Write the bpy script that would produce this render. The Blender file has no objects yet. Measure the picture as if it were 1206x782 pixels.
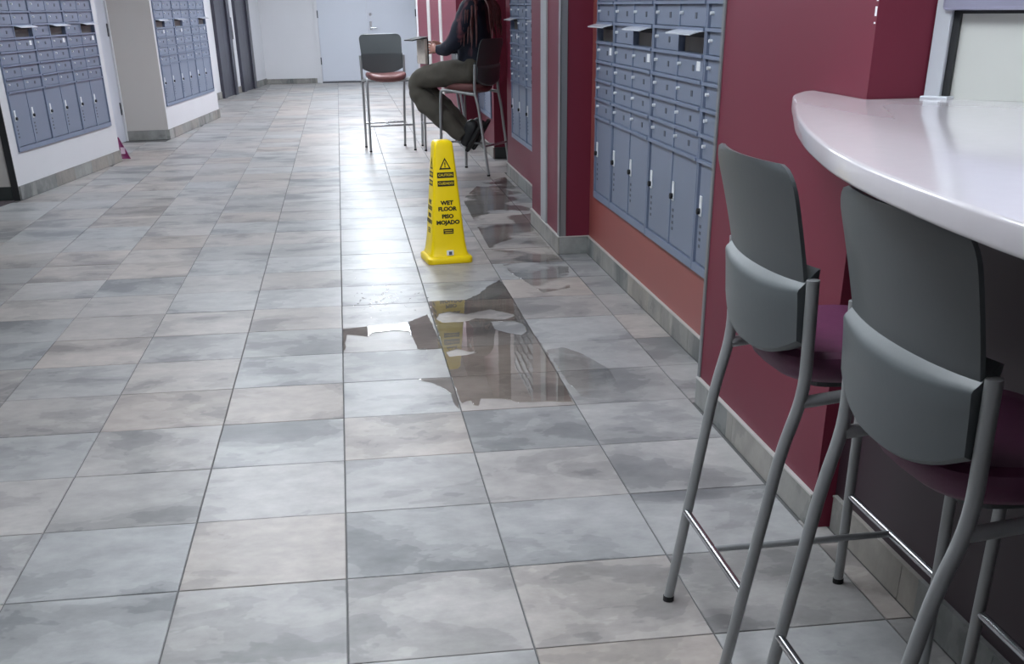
import bpy, bmesh, math, random
from mathutils import Vector, Matrix, noise as mnoise
random.seed(7)
PI = math.pi
scene = bpy.context.scene
COL = scene.collection

# ------------------------------------------------------------------ camera
cam_d = bpy.data.cameras.new('camera')
cam = bpy.data.objects.new('camera', cam_d)
COL.objects.link(cam)
scene.camera = cam
W_, H_ = 1206.0, 782.0
F_, CX_, CY_ = 1293.80, 606.23, 710.48
cam_d.sensor_fit = 'HORIZONTAL'
cam_d.sensor_width = 36.0
cam_d.lens = F_ / W_ * 36.0
cam_d.shift_x = (W_ / 2 - CX_) / W_
cam_d.shift_y = (CY_ - H_ / 2) / W_
cam_d.clip_start = 0.02
_R = Matrix(((0.989934, -0.141041, -0.011757), (-0.077774, -0.472711, -0.877779), (0.118245, 0.869857, -0.478922)))
_B = Matrix(((_R[0][0], -_R[1][0], -_R[2][0]), (_R[0][1], -_R[1][1], -_R[2][1]), (_R[0][2], -_R[1][2], -_R[2][2])))
cam.matrix_world = Matrix.Translation((0.0921, -2.2159, 1.3470)) @ _B.to_4x4()

# ------------------------------------------------------------------ world, exposure
wd = bpy.data.worlds.new('world')
scene.world = wd
wd.use_nodes = True
wd.node_tree.nodes['Background'].inputs[0].default_value = (0.55, 0.65, 0.8, 1)
wd.node_tree.nodes['Background'].inputs[1].default_value = 0.05
scene.view_settings.view_transform = 'Standard'
scene.view_settings.look = 'None'
scene.view_settings.gamma = 1.0
scene.view_settings.use_curve_mapping = False
scene.view_settings.exposure = 0.44
try:
    scene.cycles.use_denoising = True
    scene.cycles.max_bounces = 8
except Exception:
    pass
LAMP_POWER = 15.0          # strength of the ceiling light diffusers
LAMP_COLOUR = (0.86, 0.93, 1.0)
CEIL = 2.62
LIGHTS = [(0.46, 10.3 + 1.23 * k) for k in range(9)] + [(-0.95, 8.4), (-0.95, 5.9), (-0.1, 3.5), (-0.1, 1.2), (0.12, -0.2), (1.6, -2.5)]  # far row follows the floor reflections; nearer lamps added to brighten the foreground

# ------------------------------------------------------------------ materials
MATS = {}


def new_mat(name):
    m = bpy.data.materials.new(name)
    m.use_nodes = True
    nt = m.node_tree
    b = nt.nodes['Principled BSDF']
    return m, nt, b


def lin(c):
    return tuple(((v / 255.0) / 12.92 if v <= 10 else ((v / 255.0 + 0.055) / 1.055) ** 2.4) for v in c)


def mat(name, rgb, rough=0.5, metal=0.0, var=0.06, scale=8.0, bump=0.0, spec=0.5, emit=None, estr=0.0, coat=0.0):
    """procedural plain material: noise-varied colour and optional fine bump. rgb in sRGB 0-255"""
    m, nt, b = new_mat(name)
    c = lin(rgb)
    tc = nt.nodes.new('ShaderNodeTexCoord')
    nz = nt.nodes.new('ShaderNodeTexNoise')
    nz.inputs['Scale'].default_value = scale
    nz.inputs['Detail'].default_value = 4
    nt.links.new(tc.outputs['Object'], nz.inputs['Vector'])
    rp = nt.nodes.new('ShaderNodeValToRGB')
    rp.color_ramp.elements[0].position = 0.3
    rp.color_ramp.elements[1].position = 0.7
    rp.color_ramp.elements[0].color = tuple(v * (1 - var) for v in c) + (1,)
    rp.color_ramp.elements[1].color = tuple(min(1, v * (1 + var)) for v in c) + (1,)
    nt.links.new(nz.outputs['Fac'], rp.inputs['Fac'])
    nt.links.new(rp.outputs['Color'], b.inputs['Base Color'])
    b.inputs['Roughness'].default_value = rough
    b.inputs['Metallic'].default_value = metal
    b.inputs['Specular IOR Level'].default_value = spec
    if coat:
        b.inputs['Coat Weight'].default_value = coat
        b.inputs['Coat Roughness'].default_value = 0.08
    if bump:
        n2 = nt.nodes.new('ShaderNodeTexNoise')
        n2.inputs['Scale'].default_value = scale * 12
        nt.links.new(tc.outputs['Object'], n2.inputs['Vector'])
        bp = nt.nodes.new('ShaderNodeBump')
        bp.inputs['Strength'].default_value = bump
        bp.inputs['Distance'].default_value = 0.002
        nt.links.new(n2.outputs['Fac'], bp.inputs['Height'])
        nt.links.new(bp.outputs['Normal'], b.inputs['Normal'])
    if emit:
        b.inputs['Emission Color'].default_value = tuple(emit) + (1,)
        b.inputs['Emission Strength'].default_value = estr
    MATS[name] = m
    return m


mat('maroon_wall', (106, 34, 53), 0.5, var=0.03, scale=1.5, bump=0.05, spec=0.35)
mat('dark_maroon_wall', (104, 30, 50), 0.5, var=0.03, scale=1.5, bump=0.05, spec=0.35)
mat('brick_red_wall', (142, 76, 72), 0.45, var=0.04, scale=1.5, bump=0.05)
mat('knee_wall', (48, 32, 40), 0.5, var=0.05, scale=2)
mat('white_wall', (208, 208, 212), 0.55, var=0.015, scale=2, bump=0.05)
mat('beige_wall', (186, 182, 178), 0.6, var=0.02, scale=2, bump=0.05)
mat('ceiling_white', (205, 205, 205), 0.8, var=0.02)
mat('door_paint', (196, 200, 210), 0.45, var=0.015, scale=1)
mat('dark_stone', (62, 62, 74), 0.35, var=0.12, scale=4)
mat('black_trim', (34, 36, 38), 0.5)
mat('dark_base', (48, 54, 54), 0.5)
mat('aluminium', (206, 210, 216), 0.38, metal=0.3, var=0.04, scale=3)
mat('steel_trim', (142, 144, 146), 0.4, metal=0.7, var=0.05, scale=3)
mat('strip_grey', (158, 160, 164), 0.45, metal=0.1, var=0.04)
mat('trim_cream', (196, 196, 192), 0.4, metal=0.3, var=0.03)
mat('chrome', (170, 172, 176), 0.22, metal=1.0, var=0.05, scale=6)
mat('tube_grey', (158, 160, 161), 0.42, metal=0.45, var=0.05, scale=6)
mat('rung_metal', (190, 192, 196), 0.2, metal=1.0, var=0.04, scale=6)
mat('shell_grey', (77, 82, 84), 0.42, var=0.04, scale=6, bump=0.06)
mat('seat_plum', (90, 38, 70), 0.55, var=0.12, scale=18, bump=0.2)
mat('seat_brown', (118, 76, 74), 0.4, var=0.1, scale=18, bump=0.15)
mat('rubber', (22, 22, 23), 0.7)
mat('counter_white', (204, 199, 203), 0.16, var=0.012, scale=30, coat=0.3)
mat('mail_grey', (122, 132, 152), 0.42, metal=0.2, var=0.03, scale=3)
mat('mail_frame', (120, 132, 155), 0.4, metal=0.2, var=0.03, scale=3)
mat('mail_flap', (226, 230, 238), 0.25, metal=0.3, var=0.03)
mat('slot_inside', (104, 98, 94), 0.6, var=0.1)
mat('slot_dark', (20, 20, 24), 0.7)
mat('lock_metal', (232, 235, 238), 0.3, metal=0.1, var=0.02)
mat('tag_white', (232, 234, 236), 0.5, var=0.02)
mat('tag_dark', (78, 84, 96), 0.5, var=0.05)
mat('cone_yellow', (246, 214, 0), 0.34, var=0.03, scale=5, bump=0.05)
mat('print_black', (22, 22, 20), 0.5)
mat('print_yellow', (236, 206, 20), 0.5)
mat('rail_lavender', (164, 164, 186), 0.35, metal=0.4, var=0.03)
mat('panel_white', (200, 202, 196), 0.4, var=0.03, scale=3)
mat('hinge_dark', (84, 86, 92), 0.4, metal=0.7)
mat('navy_cloth', (16, 20, 34), 0.8, var=0.3, scale=14, bump=0.3)
mat('olive_cloth', (82, 78, 70), 0.85, var=0.12, scale=12, bump=0.3)
mat('skin', (196, 142, 128), 0.5, var=0.06, scale=20)
mat('hair_auburn', (92, 54, 54), 0.5, var=0.35, scale=30)
mat('shoe_black', (26, 27, 30), 0.5, var=0.1)
mat('sole_black', (14, 14, 15), 0.7)
mat('book_cover', (16, 17, 19), 0.75)
mat('paper', (206, 196, 186), 0.7, var=0.1, scale=30)
mat('purple_plastic', (120, 20, 84), 0.3, var=0.1)
mat('pink_highlight', (206, 180, 196), 0.5, var=0.08)
mat('grout', (92, 92, 92), 0.8, var=0.12, scale=20)
mat('carpet_dark', (70, 62, 66), 0.95, var=0.25, scale=60, bump=0.5)
mat('eye_white', (230, 228, 224), 0.3)
mat('lip', (150, 84, 80), 0.5)


def tile_mat(name, dark, light, rough=0.3, floor=True):
    """slate-look porcelain: every tile gets its own shift of a cloudy pattern"""
    m, nt, b = new_mat(name)
    N, Lk = nt.nodes, nt.links
    geo = N.new('ShaderNodeNewGeometry')
    dv = N.new('ShaderNodeVectorMath'); dv.operation = 'SCALE'; dv.inputs['Scale'].default_value = 1 / 0.44
    Lk.new(geo.outputs['Position'], dv.inputs[0])
    fl_ = N.new('ShaderNodeVectorMath'); fl_.operation = 'FLOOR'
    Lk.new(dv.outputs[0], fl_.inputs[0])
    wn = N.new('ShaderNodeTexWhiteNoise'); wn.noise_dimensions = '2D' if floor else '3D'
    Lk.new(fl_.outputs[0], wn.inputs['Vector'])
    sh = N.new('ShaderNodeVectorMath'); sh.operation = 'SCALE'; sh.inputs['Scale'].default_value = 37.0
    Lk.new(wn.outputs['Color'], sh.inputs[0])
    st = N.new('ShaderNodeVectorMath'); st.operation = 'MULTIPLY'; st.inputs[1].default_value = (1.0, 1.3, 1.0)
    Lk.new(dv.outputs[0], st.inputs[0])
    ad = N.new('ShaderNodeVectorMath'); ad.operation = 'ADD'
    Lk.new(st.outputs[0], ad.inputs[0]); Lk.new(sh.outputs[0], ad.inputs[1])
    n1 = N.new('ShaderNodeTexNoise'); n1.inputs['Scale'].default_value = 0.95; n1.inputs['Detail'].default_value = 5.0
    n1.inputs['Roughness'].default_value = 0.56; n1.inputs['Distortion'].default_value = 0.25
    Lk.new(ad.outputs[0], n1.inputs['Vector'])
    r1 = N.new('ShaderNodeValToRGB')
    e = r1.color_ramp.elements
    D_, L_ = lin(dark), lin(light)
    mixc = lambda f: tuple(a * (1 - f) + c * f for a, c in zip(D_, L_)) + (1,)
    e[0].position = 0.30; e[0].color = mixc(0)
    e[1].position = 0.66; e[1].color = mixc(1.0)
    for pos, f in ((0.405, 0.22), (0.414, 0.48), (0.475, 0.58), (0.484, 0.80), (0.56, 0.86)):
        k = r1.color_ramp.elements.new(pos); k.color = mixc(f)
    Lk.new(n1.outputs['Fac'], r1.inputs['Fac'])
    n2 = N.new('ShaderNodeTexNoise'); n2.inputs['Scale'].default_value = 4.5; n2.inputs['Detail'].default_value = 8; n2.inputs['Roughness'].default_value = 0.62
    Lk.new(ad.outputs[0], n2.inputs['Vector'])
    r2 = N.new('ShaderNodeMapRange'); r2.inputs['From Min'].default_value = 0.3; r2.inputs['From Max'].default_value = 0.7
    r2.inputs['To Min'].default_value = 0.82; r2.inputs['To Max'].default_value = 1.16
    Lk.new(n2.outputs['Fac'], r2.inputs['Value'])
    # per-tile lightness and warmth
    r3 = N.new('ShaderNodeMapRange'); r3.inputs['To Min'].default_value = 0.88; r3.inputs['To Max'].default_value = 1.08
    Lk.new(wn.outputs['Value'], r3.inputs['Value'])
    mu = N.new('ShaderNodeMath'); mu.operation = 'MULTIPLY'
    Lk.new(r2.outputs[0], mu.inputs[0]); Lk.new(r3.outputs[0], mu.inputs[1])
    sep = N.new('ShaderNodeSeparateColor'); Lk.new(wn.outputs['Color'], sep.inputs[0])
    rw = N.new('ShaderNodeValToRGB')
    rw.color_ramp.elements[0].position = 0.0; rw.color_ramp.elements[0].color = (0.95, 1.0, 1.03, 1)
    rw.color_ramp.elements[1].position = 1.0; rw.color_ramp.elements[1].color = (1.07, 0.99, 0.93, 1)
    q = rw.color_ramp.elements.new(0.6); q.color = (1.01, 1.0, 0.99, 1)
    Lk.new(sep.outputs[1], rw.inputs['Fac'])
    mx = N.new('ShaderNodeMix'); mx.data_type = 'RGBA'; mx.blend_type = 'MULTIPLY'; mx.inputs[0].default_value = 1
    Lk.new(r1.outputs['Color'], mx.inputs[6]); Lk.new(rw.outputs['Color'], mx.inputs[7])
    vs = N.new('ShaderNodeVectorMath'); vs.operation = 'SCALE'
    Lk.new(mx.outputs[2], vs.inputs[0]); Lk.new(mu.outputs[0], vs.inputs['Scale'])
    Lk.new(vs.outputs[0], b.inputs['Base Color'])
    b.inputs['Specular IOR Level'].default_value = 0.27
    rr = N.new('ShaderNodeMapRange'); rr.inputs['To Min'].default_value = rough - 0.05; rr.inputs['To Max'].default_value = rough + 0.16
    Lk.new(n2.outputs['Fac'], rr.inputs['Value']); Lk.new(rr.outputs[0], b.inputs['Roughness'])
    bp = N.new('ShaderNodeBump'); bp.inputs['Strength'].default_value = 0.25; bp.inputs['Distance'].default_value = 0.004
    Lk.new(n1.outputs['Fac'], bp.inputs['Height']); Lk.new(bp.outputs['Normal'], b.inputs['Normal'])
    MATS[name] = m
    return m


tile_mat('floor_tile', (114, 113, 114), (164, 161, 159), 0.33)
tile_mat('base_tile', (100, 102, 102), (150, 148, 144), 0.4, floor=False)


def water_mat(name, tint, rough, patchy=False):
    """a thin film of water: clear, with the sharp Fresnel shine of its surface"""
    m, nt, b = new_mat(name)
    N, Lk = nt.nodes, nt.links
    N.remove(b)
    out = N['Material Output']
    tr = N.new('ShaderNodeBsdfTransparent'); tr.inputs[0].default_value = tint + (1,)
    gl = N.new('ShaderNodeBsdfGlossy'); gl.inputs['Roughness'].default_value = rough
    fr = N.new('ShaderNodeFresnel'); fr.inputs['IOR'].default_value = 1.33
    nz = N.new('ShaderNodeTexNoise'); nz.inputs['Scale'].default_value = 5
    tc = N.new('ShaderNodeTexCoord'); Lk.new(tc.outputs['Object'], nz.inputs['Vector'])
    bp = N.new('ShaderNodeBump'); bp.inputs['Strength'].default_value = 0.03; bp.inputs['Distance'].default_value = 0.01
    Lk.new(nz.outputs['Fac'], bp.inputs['Height'])
    Lk.new(bp.outputs['Normal'], gl.inputs['Normal']); Lk.new(bp.outputs['Normal'], fr.inputs['Normal'])
    mx = N.new('ShaderNodeMixShader')
    Lk.new(fr.outputs[0], mx.inputs[0]); Lk.new(tr.outputs[0], mx.inputs[1]); Lk.new(gl.outputs[0], mx.inputs[2])
    last = mx
    if patchy:
        n3 = N.new('ShaderNodeTexNoise'); n3.inputs['Scale'].default_value = 2.2; n3.inputs['Detail'].default_value = 4; n3.inputs['Distortion'].default_value = 0.6
        Lk.new(tc.outputs['Object'], n3.inputs['Vector'])
        r3 = N.new('ShaderNodeMapRange'); r3.inputs['From Min'].default_value = 0.44; r3.inputs['From Max'].default_value = 0.5
        Lk.new(n3.outputs['Fac'], r3.inputs['Value'])
        t2 = N.new('ShaderNodeBsdfTransparent')
        m2 = N.new('ShaderNodeMixShader')
        Lk.new(r3.outputs[0], m2.inputs[0]); Lk.new(t2.outputs[0], m2.inputs[1]); Lk.new(mx.outputs[0], m2.inputs[2])
        last = m2
    Lk.new(last.outputs[0], out.inputs['Surface'])
    MATS[name] = m


water_mat('water', (0.80, 0.77, 0.745), 0.01)
water_mat('damp', (0.93, 0.92, 0.91), 0.10, True)


def jacket_mat():
    m, nt, b = new_mat('jacket')
    N, Lk = nt.nodes, nt.links
    tc = N.new('ShaderNodeTexCoord')
    nz = N.new('ShaderNodeTexNoise'); nz.inputs['Scale'].default_value = 7; nz.inputs['Distortion'].default_value = 1.2
    mp = N.new('ShaderNodeMapping'); mp.inputs['Scale'].default_value = (1, 1, 0.45); mp.inputs['Rotation'].default_value = (0.5, 0.2, 0)
    Lk.new(tc.outputs['Object'], mp.inputs[0]); Lk.new(mp.outputs[0], nz.inputs['Vector'])
    rp = N.new('ShaderNodeValToRGB')
    rp.color_ramp.elements[0].position = 0.56; rp.color_ramp.elements[0].color = lin((20, 26, 44)) + (1,)
    rp.color_ramp.elements[1].position = 0.7; rp.color_ramp.elements[1].color = lin((112, 66, 76)) + (1,)
    Lk.new(nz.outputs['Fac'], rp.inputs[0]); Lk.new(rp.outputs[0], b.inputs['Base Color'])
    b.inputs['Roughness'].default_value = 0.75
    MATS['jacket'] = m


jacket_mat()


def lamp_mat():
    m, nt, b = new_mat('lamp_diffuser')
    b.inputs['Base Color'].default_value = (0.8, 0.8, 0.8, 1)
    b.inputs['Emission Color'].default_value = LAMP_COLOUR + (1,)
    b.inputs['Emission Strength'].default_value = LAMP_POWER
    MATS['lamp_diffuser'] = m


lamp_mat()


# ------------------------------------------------------------------ mesh helpers
class MB:
    def __init__(self):
        self.v = []; self.f = []

    def box(self, x0, x1, y0, y1, z0, z1, M=None):
        n = len(self.v)
        p = [(x0, y0, z0), (x1, y0, z0), (x1, y1, z0), (x0, y1, z0), (x0, y0, z1), (x1, y0, z1), (x1, y1, z1), (x0, y1, z1)]
        if M is not None:
            p = [tuple(M @ Vector(q)) for q in p]
        self.v += p
        self.f += [tuple(n + i for i in q) for q in ((0, 3, 2, 1), (4, 5, 6, 7), (0, 1, 5, 4), (1, 2, 6, 5), (2, 3, 7, 6), (3, 0, 4, 7))]
        return self

    def cbox(self, x0, x1, y0, y1, z0, z1, c, M=None):
        """box with chamfered edges"""
        bm = bmesh.new()
        bmesh.ops.create_cube(bm, size=1)
        for v in bm.verts:
            v.co = Vector(((x0 + x1) / 2 + v.co.x * (x1 - x0), (y0 + y1) / 2 + v.co.y * (y1 - y0), (z0 + z1) / 2 + v.co.z * (z1 - z0)))
        bmesh.ops.bevel(bm, geom=list(bm.edges), offset=c, segments=2, affect='EDGES', profile=0.5)
        self.add(bm, M)
        return self

    def add(self, bm, M=None):
        n = len(self.v)
        bm.verts.index_update()
        self.v += [tuple((M @ v.co) if M is not None else v.co) for v in bm.verts]
        self.f += [tuple(n + v.index for v in f.verts) for f in bm.faces]
        bm.free()

    def prism(self, poly, z0, z1):
        n = len(self.v); k = len(poly)
        a = sum(poly[i][0] * poly[(i + 1) % k][1] - poly[(i + 1) % k][0] * poly[i][1] for i in range(k))
        if a < 0: poly = poly[::-1]
        self.v += [(x, y, z0) for x, y in poly] + [(x, y, z1) for x, y in poly]
        self.f.append(tuple(n + i for i in range(k - 1, -1, -1)))
        self.f.append(tuple(n + k + i for i in range(k)))
        for i in range(k):
            j = (i + 1) % k
            self.f.append((n + i, n + j, n + k + j, n + k + i))
        return self

    def tube(self, pts, r, seg=10, cap=True):
        pts = [Vector(p) for p in pts]
        rs = r if isinstance(r, (list, tuple)) else [r] * len(pts)
        n = len(self.v); prev = None
        for i, p in enumerate(pts):
            d = (pts[min(i + 1, len(pts) - 1)] - pts[max(i - 1, 0)]).normalized()
            if prev is None:
                u = d.cross(Vector((0, 0, 1)))
                if u.length < 0.05: u = d.cross(Vector((0, 1, 0)))
                u.normalize()
            else:
                u = (prev - d * prev.dot(d)).normalized()
            prev = u; w = d.cross(u)
            for k in range(seg):
                a = 2 * PI * k / seg
                self.v.append(tuple(p + (u * math.cos(a) + w * math.sin(a)) * rs[i]))
        for i in range(len(pts) - 1):
            for k in range(seg):
                k2 = (k + 1) % seg
                self.f.append((n + i * seg + k, n + i * seg + k2, n + (i + 1) * seg + k2, n + (i + 1) * seg + k))
        if cap:
            self.f.append(tuple(n + k for k in range(seg - 1, -1, -1)))
            m = n + (len(pts) - 1) * seg
            self.f.append(tuple(m + k for k in range(seg)))
        return self

    def grid(self, fn, nu, nv, closed_u=False):
        n = len(self.v)
        for j in range(nv + 1):
            for i in range(nu + (0 if closed_u else 1)):
                self.v.append(tuple(fn(i / nu, j / nv)))
        w = nu + (0 if closed_u else 1)
        for j in range(nv):
            for i in range(nu):
                i2 = (i + 1) % w
                self.f.append((n + j * w + i, n + j * w + i2, n + (j + 1) * w + i2, n + (j + 1) * w + i))
        return self

    def slab(self, fn, nu, nv, th):
        """thick sheet: fn(u,v) gives (front point, thickness vector)"""
        w = nu + 1; n = len(self.v)
        for side in (0, 1):
            for j in range(nv + 1):
                for i in range(w):
                    p, t = fn(i / nu, j / nv)
                    self.v.append(tuple(Vector(p) + Vector(t) * (th * side)))
        o = w * (nv + 1)
        for j in range(nv):
            for i in range(nu):
                a, b, c, d = n + j * w + i, n + j * w + i + 1, n + (j + 1) * w + i + 1, n + (j + 1) * w + i
                self.f.append((a, b, c, d)); self.f.append((o + d, o + c, o + b, o + a))
        for i in range(nu):
            a, b = n + i, n + i + 1; self.f.append((b, a, o + a, o + b))
            a, b = n + nv * w + i, n + nv * w + i + 1; self.f.append((a, b, o + b, o + a))
        for j in range(nv):
            a, b = n + j * w, n + (j + 1) * w; self.f.append((a, b, o + b, o + a))
            a, b = n + j * w + nu, n + (j + 1) * w + nu; self.f.append((b, a, o + a, o + b))
        return self

    def mesh(self, name, m, smooth=False):
        me = bpy.data.meshes.new(name)
        me.from_pydata(self.v, [], self.f)
        me.update()
        bm = bmesh.new(); bm.from_mesh(me)
        bmesh.ops.recalc_face_normals(bm, faces=bm.faces)
        bm.to_mesh(me); bm.free()
        me.materials.append(MATS[m])
        if smooth:
            me.shade_smooth()
            me.set_sharp_from_angle(angle=math.radians(40))
        return me

    def build(self, name, m, parent=None, smooth=False):
        return link(name, self.mesh(name, m, smooth), parent)


def link(name, me, parent=None):
    o = bpy.data.objects.new(name, me)
    COL.objects.link(o)
    if parent is not None: o.parent = parent
    return o


def tag(o, label=None, cat=None, group=None, kind=None):
    if label: o['label'] = label
    if cat: o['category'] = cat
    if group: o['group'] = group
    if kind: o['kind'] = kind
    return o


def thing(name, label, cat, loc=(0, 0, 0), rz=0.0, group=None):
    o = bpy.data.objects.new(name, None)
    o.empty_display_size = 0.1
    COL.objects.link(o)
    o.location = loc; o.rotation_euler = (0, 0, rz)
    return tag(o, label, cat, group)


def struct(name, mb, m, parent=None, smooth=False):
    o = mb.build(name, m, parent, smooth)
    if parent is None: o['kind'] = 'structure'
    return o


def dup(src, parent=None):
    c = src.copy()
    COL.objects.link(c)
    if parent is not None: c.parent = parent
    for ch in list(src.children): dup(ch, c)
    return c


# ------------------------------------------------------------------ setting: layout points
PA, PB = Vector((-2.553, 7.608)), Vector((-2.178, 10.086))      # face of the first white pier
PC, PD = Vector((-1.967, 12.145)), Vector((-1.650, 15.003))     # face of the second white pier
PN = Vector((-2.440, 12.082))                                   # inner corner of the recess
EA, EB = Vector((-2.43, 15.30)), Vector((-1.405, 22.40))        # elevator wall
BACK = 22.40
XM, XN, XK, XP = 1.505, 1.340, 1.400, 1.325                     # mail wall, near wall, knee wall, pillar

# floor slab and tiles
fb = MB().box(-4.6, 3.0, -4.6, BACK + 0.1, -0.12, -0.0035)
floor = struct('floor', fb, 'grout')
T = 0.44
J = 0.0022


def clip(poly, a, b, keep_left=True):
    """clip convex poly by the line a->b"""
    out = []
    def side(p):
        s = (b[0] - a[0]) * (p[1] - a[1]) - (b[1] - a[1]) * (p[0] - a[0])
        return s if keep_left else -s
    for i in range(len(poly)):
        p, q = poly[i], poly[(i + 1) % len(poly)]
        sp, sq = side(p), side(q)
        if sp >= 0: out.append(p)
        if sp * sq < 0:
            t = sp / (sp - sq)
            out.append((p[0] + (q[0] - p[0]) * t, p[1] + (q[1] - p[1]) * t))
    return out


def right_limit(y):
    if y < 0.6: return XK - 0.014
    if y < 1.71: return XN - 0.014
    if y < 4.59: return XM - 0.014
    if y < 5.69: return XP - 0.014
    if y < 8.2: return 1.5 - 0.014
    if y < 9.4: return 1.75
    if y < 10.8: return 1.53 - 0.014
    if y < 17.1: return XP - 0.014
    return 1.75


C_ = Vector((0.0921, -2.2159, 1.3470))


def project(x, y):
    d = _R @ (Vector((x, y, 0)) - C_)
    return (F_ * d.x / d.z + CX_, F_ * d.y / d.z + CY_) if d.z > 0.1 else (-9999, -9999)


def tile_mesh(poly, z, name='tile'):
    k = len(poly)
    cx = sum(p[0] for p in poly) / k; cy = sum(p[1] for p in poly) / k
    mb = MB()
    ch = 0.0014
    ins = [(p[0] + (cx - p[0]) * ch / 0.22, p[1] + (cy - p[1]) * ch / 0.22) for p in poly]
    mb.v = [(x, y, -0.0035) for x, y in poly] + [(x, y, z - 0.0010) for x, y in poly] + [(x, y, z) for x, y in ins]
    for i in range(k):
        j = (i + 1) % k
        mb.f.append((i, j, k + j, k + i)); mb.f.append((k + i, k + j, 2 * k + j, 2 * k + i))
    mb.f.append(tuple(2 * k + i for i in range(k)))
    return mb


full_tile = tile_mesh([(J, J), (T - J, J), (T - J, T - J), (J, T - J)], 0.0).mesh('tile', 'floor_tile')
cand = []
for j in range(-11, 52):
    for i in range(-10, 5):
        x0, x1, y0, y1 = i * T + J, (i + 1) * T - J, j * T + J, (j + 1) * T - J
        if y1 > BACK - 0.02: y1 = BACK - 0.02
        if y0 >= y1: continue
        segs = sorted(set([y0, y1] + [b for b in (0.6, 1.71, 4.59, 5.69, 8.2, 9.4, 10.8, 17.1) if y0 < b < y1]))
        full = True
        polys = []
        for a, b in zip(segs[:-1], segs[1:]):
            xr = min(x1, right_limit((a + b) / 2))
            if xr < x1 - 1e-6: full = False
            if xr - x0 > 0.02: polys.append([(x0, a), (xr, a), (xr, b), (x0, b)])
            else: full = False
        if len(segs) == 2 and (y1 - y0) < T - 2 * J - 1e-6: full = False
        if len(polys) > 1 and not full:
            # keep the widest shared rectangle and the extra bits as one tile cut by the wall
            w0 = min(p[1][0] for p in polys)
            polys = [[(x0, polys[0][0][1]), (w0, polys[0][0][1]), (w0, polys[-1][2][1]), (x0, polys[-1][2][1])]]
        elif full:
            polys = [[(x0, y0), (x1, y0), (x1, y1), (x0, y1)]]
        for p in polys:
            q = p
            ym = (p[0][1] + p[2][1]) / 2
            ins_dir = lambda A, B: (B - A).normalized()
            if ym > 7.3 and ym < 10.2: A, B = PA, PB
            elif ym >= 10.2 and ym < 12.0: A, B = PN - (PB - PA) , PN
            elif ym >= 12.0 and ym < 15.05: A, B = PC, PD
            elif ym >= 15.05: A, B = EA, EB
            else: A = None
            if A is not None:
                n = Vector(((B - A).y, -(B - A).x)).normalized() * 0.014
                q = clip(p, (A + n), (B + n), keep_left=False)
                if len(q) < 3: continue
                if len(q) != 4 or any((Vector(u) - Vector(v)).length > 1e-6 for u, v in zip(p, q)): full = False
            ar = abs(sum(q[a][0] * q[(a + 1) % len(q)][1] - q[(a + 1) % len(q)][0] * q[a][1] for a in range(len(q)))) / 2
            if ar < 0.004: continue
            pr = [project(*c) for c in q]
            cx = sum(a for a, b in pr) / len(pr); cy = sum(b for a, b in pr) / len(pr)
            inside = any(-20 < a < 1226 and -20 < b < 802 for a, b in pr)
            pa = abs(sum(pr[a][0] * pr[(a + 1) % len(pr)][1] - pr[(a + 1) % len(pr)][0] * pr[a][1] for a in range(len(pr)))) / 2
            cand.append((pa if inside else 0.0, i, j, full, q))
cand.sort(key=lambda c: -c[0])
rest = MB()
for k, (pa, i, j, full, q) in enumerate(cand):
    z = random.choice((0.0, 0.0003, -0.0003, 0.0005))
    if k < 298 and pa > 0:
        if full:
            o = link('tile', full_tile, floor); o.location = (i * T, j * T, z)
        else:
            o = link('tile', tile_mesh(q, z).mesh('tile', 'floor_tile'), floor)
    else:
        t = tile_mesh(q, z)
        n = len(rest.v)
        rest.v += t.v; rest.f += [tuple(n + a for a in f) for f in t.f]
tag(rest.build('tile_field', 'floor_tile', floor), kind='stuff')

# ceiling with lights
struct('ceiling', MB().box(-4.6, 3.0, -4.6, BACK + 0.1, CEIL, CEIL + 0.1), 'ceiling_white')
lamp0 = None
for k, (lx, ly) in enumerate(LIGHTS):
    if lamp0 is None:
        lamp0 = thing('ceiling_light', '', 'ceiling light', (lx, ly, CEIL))
        fr = MB()
        fr.box(-0.31, 0.31, -0.61, -0.59, -0.03, -0.001); fr.box(-0.31, 0.31, 0.59, 0.61, -0.03, -0.001)
        fr.box(-0.31, -0.29, -0.59, 0.59, -0.03, -0.001); fr.box(0.29, 0.31, -0.59, 0.59, -0.03, -0.001)
        fr.build('frame', 'aluminium', lamp0)
        MB().box(-0.285, 0.285, -0.585, 0.585, -0.022, -0.012).build('diffuser', 'lamp_diffuser', lamp0)
        o = lamp0
    else:
        o = dup(lamp0); o.location = (lx, ly, CEIL)
    tag(o, 'long recessed fluorescent ceiling light above the corridor, unseen, nearer ones added for brightness', group='fluorescent lights along the corridor ceiling')


def base_run(name, p0, p1, h=0.10, th=0.012, trim='trim_cream', m='base_tile', cap=True):
    """tiled skirting from p0 to p1 on the corridor side; the side is to the right of p0->p1"""
    p0 = Vector(p0); p1 = Vector(p1)
    d = (p1 - p0); L = d.length; a = math.atan2(d.y, d.x)
    M = Matrix.Translation((p0.x, p0.y, 0)) @ Matrix.Rotation(a, 4, 'Z')
    o = struct(name, MB().box(0, L, -th - 0.002, 0, h, h + 0.005), trim if cap else m)
    o.matrix_world = M
    x = 0.0
    while x < L - 1e-4:
        x2 = min(L, x + 0.44)
        MB().cbox(x + 0.001, x2 - 0.001, -th, 0, 0.001, h - 0.001, 0.001).build('tile', m, o)
        x = x2
    return o


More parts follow.
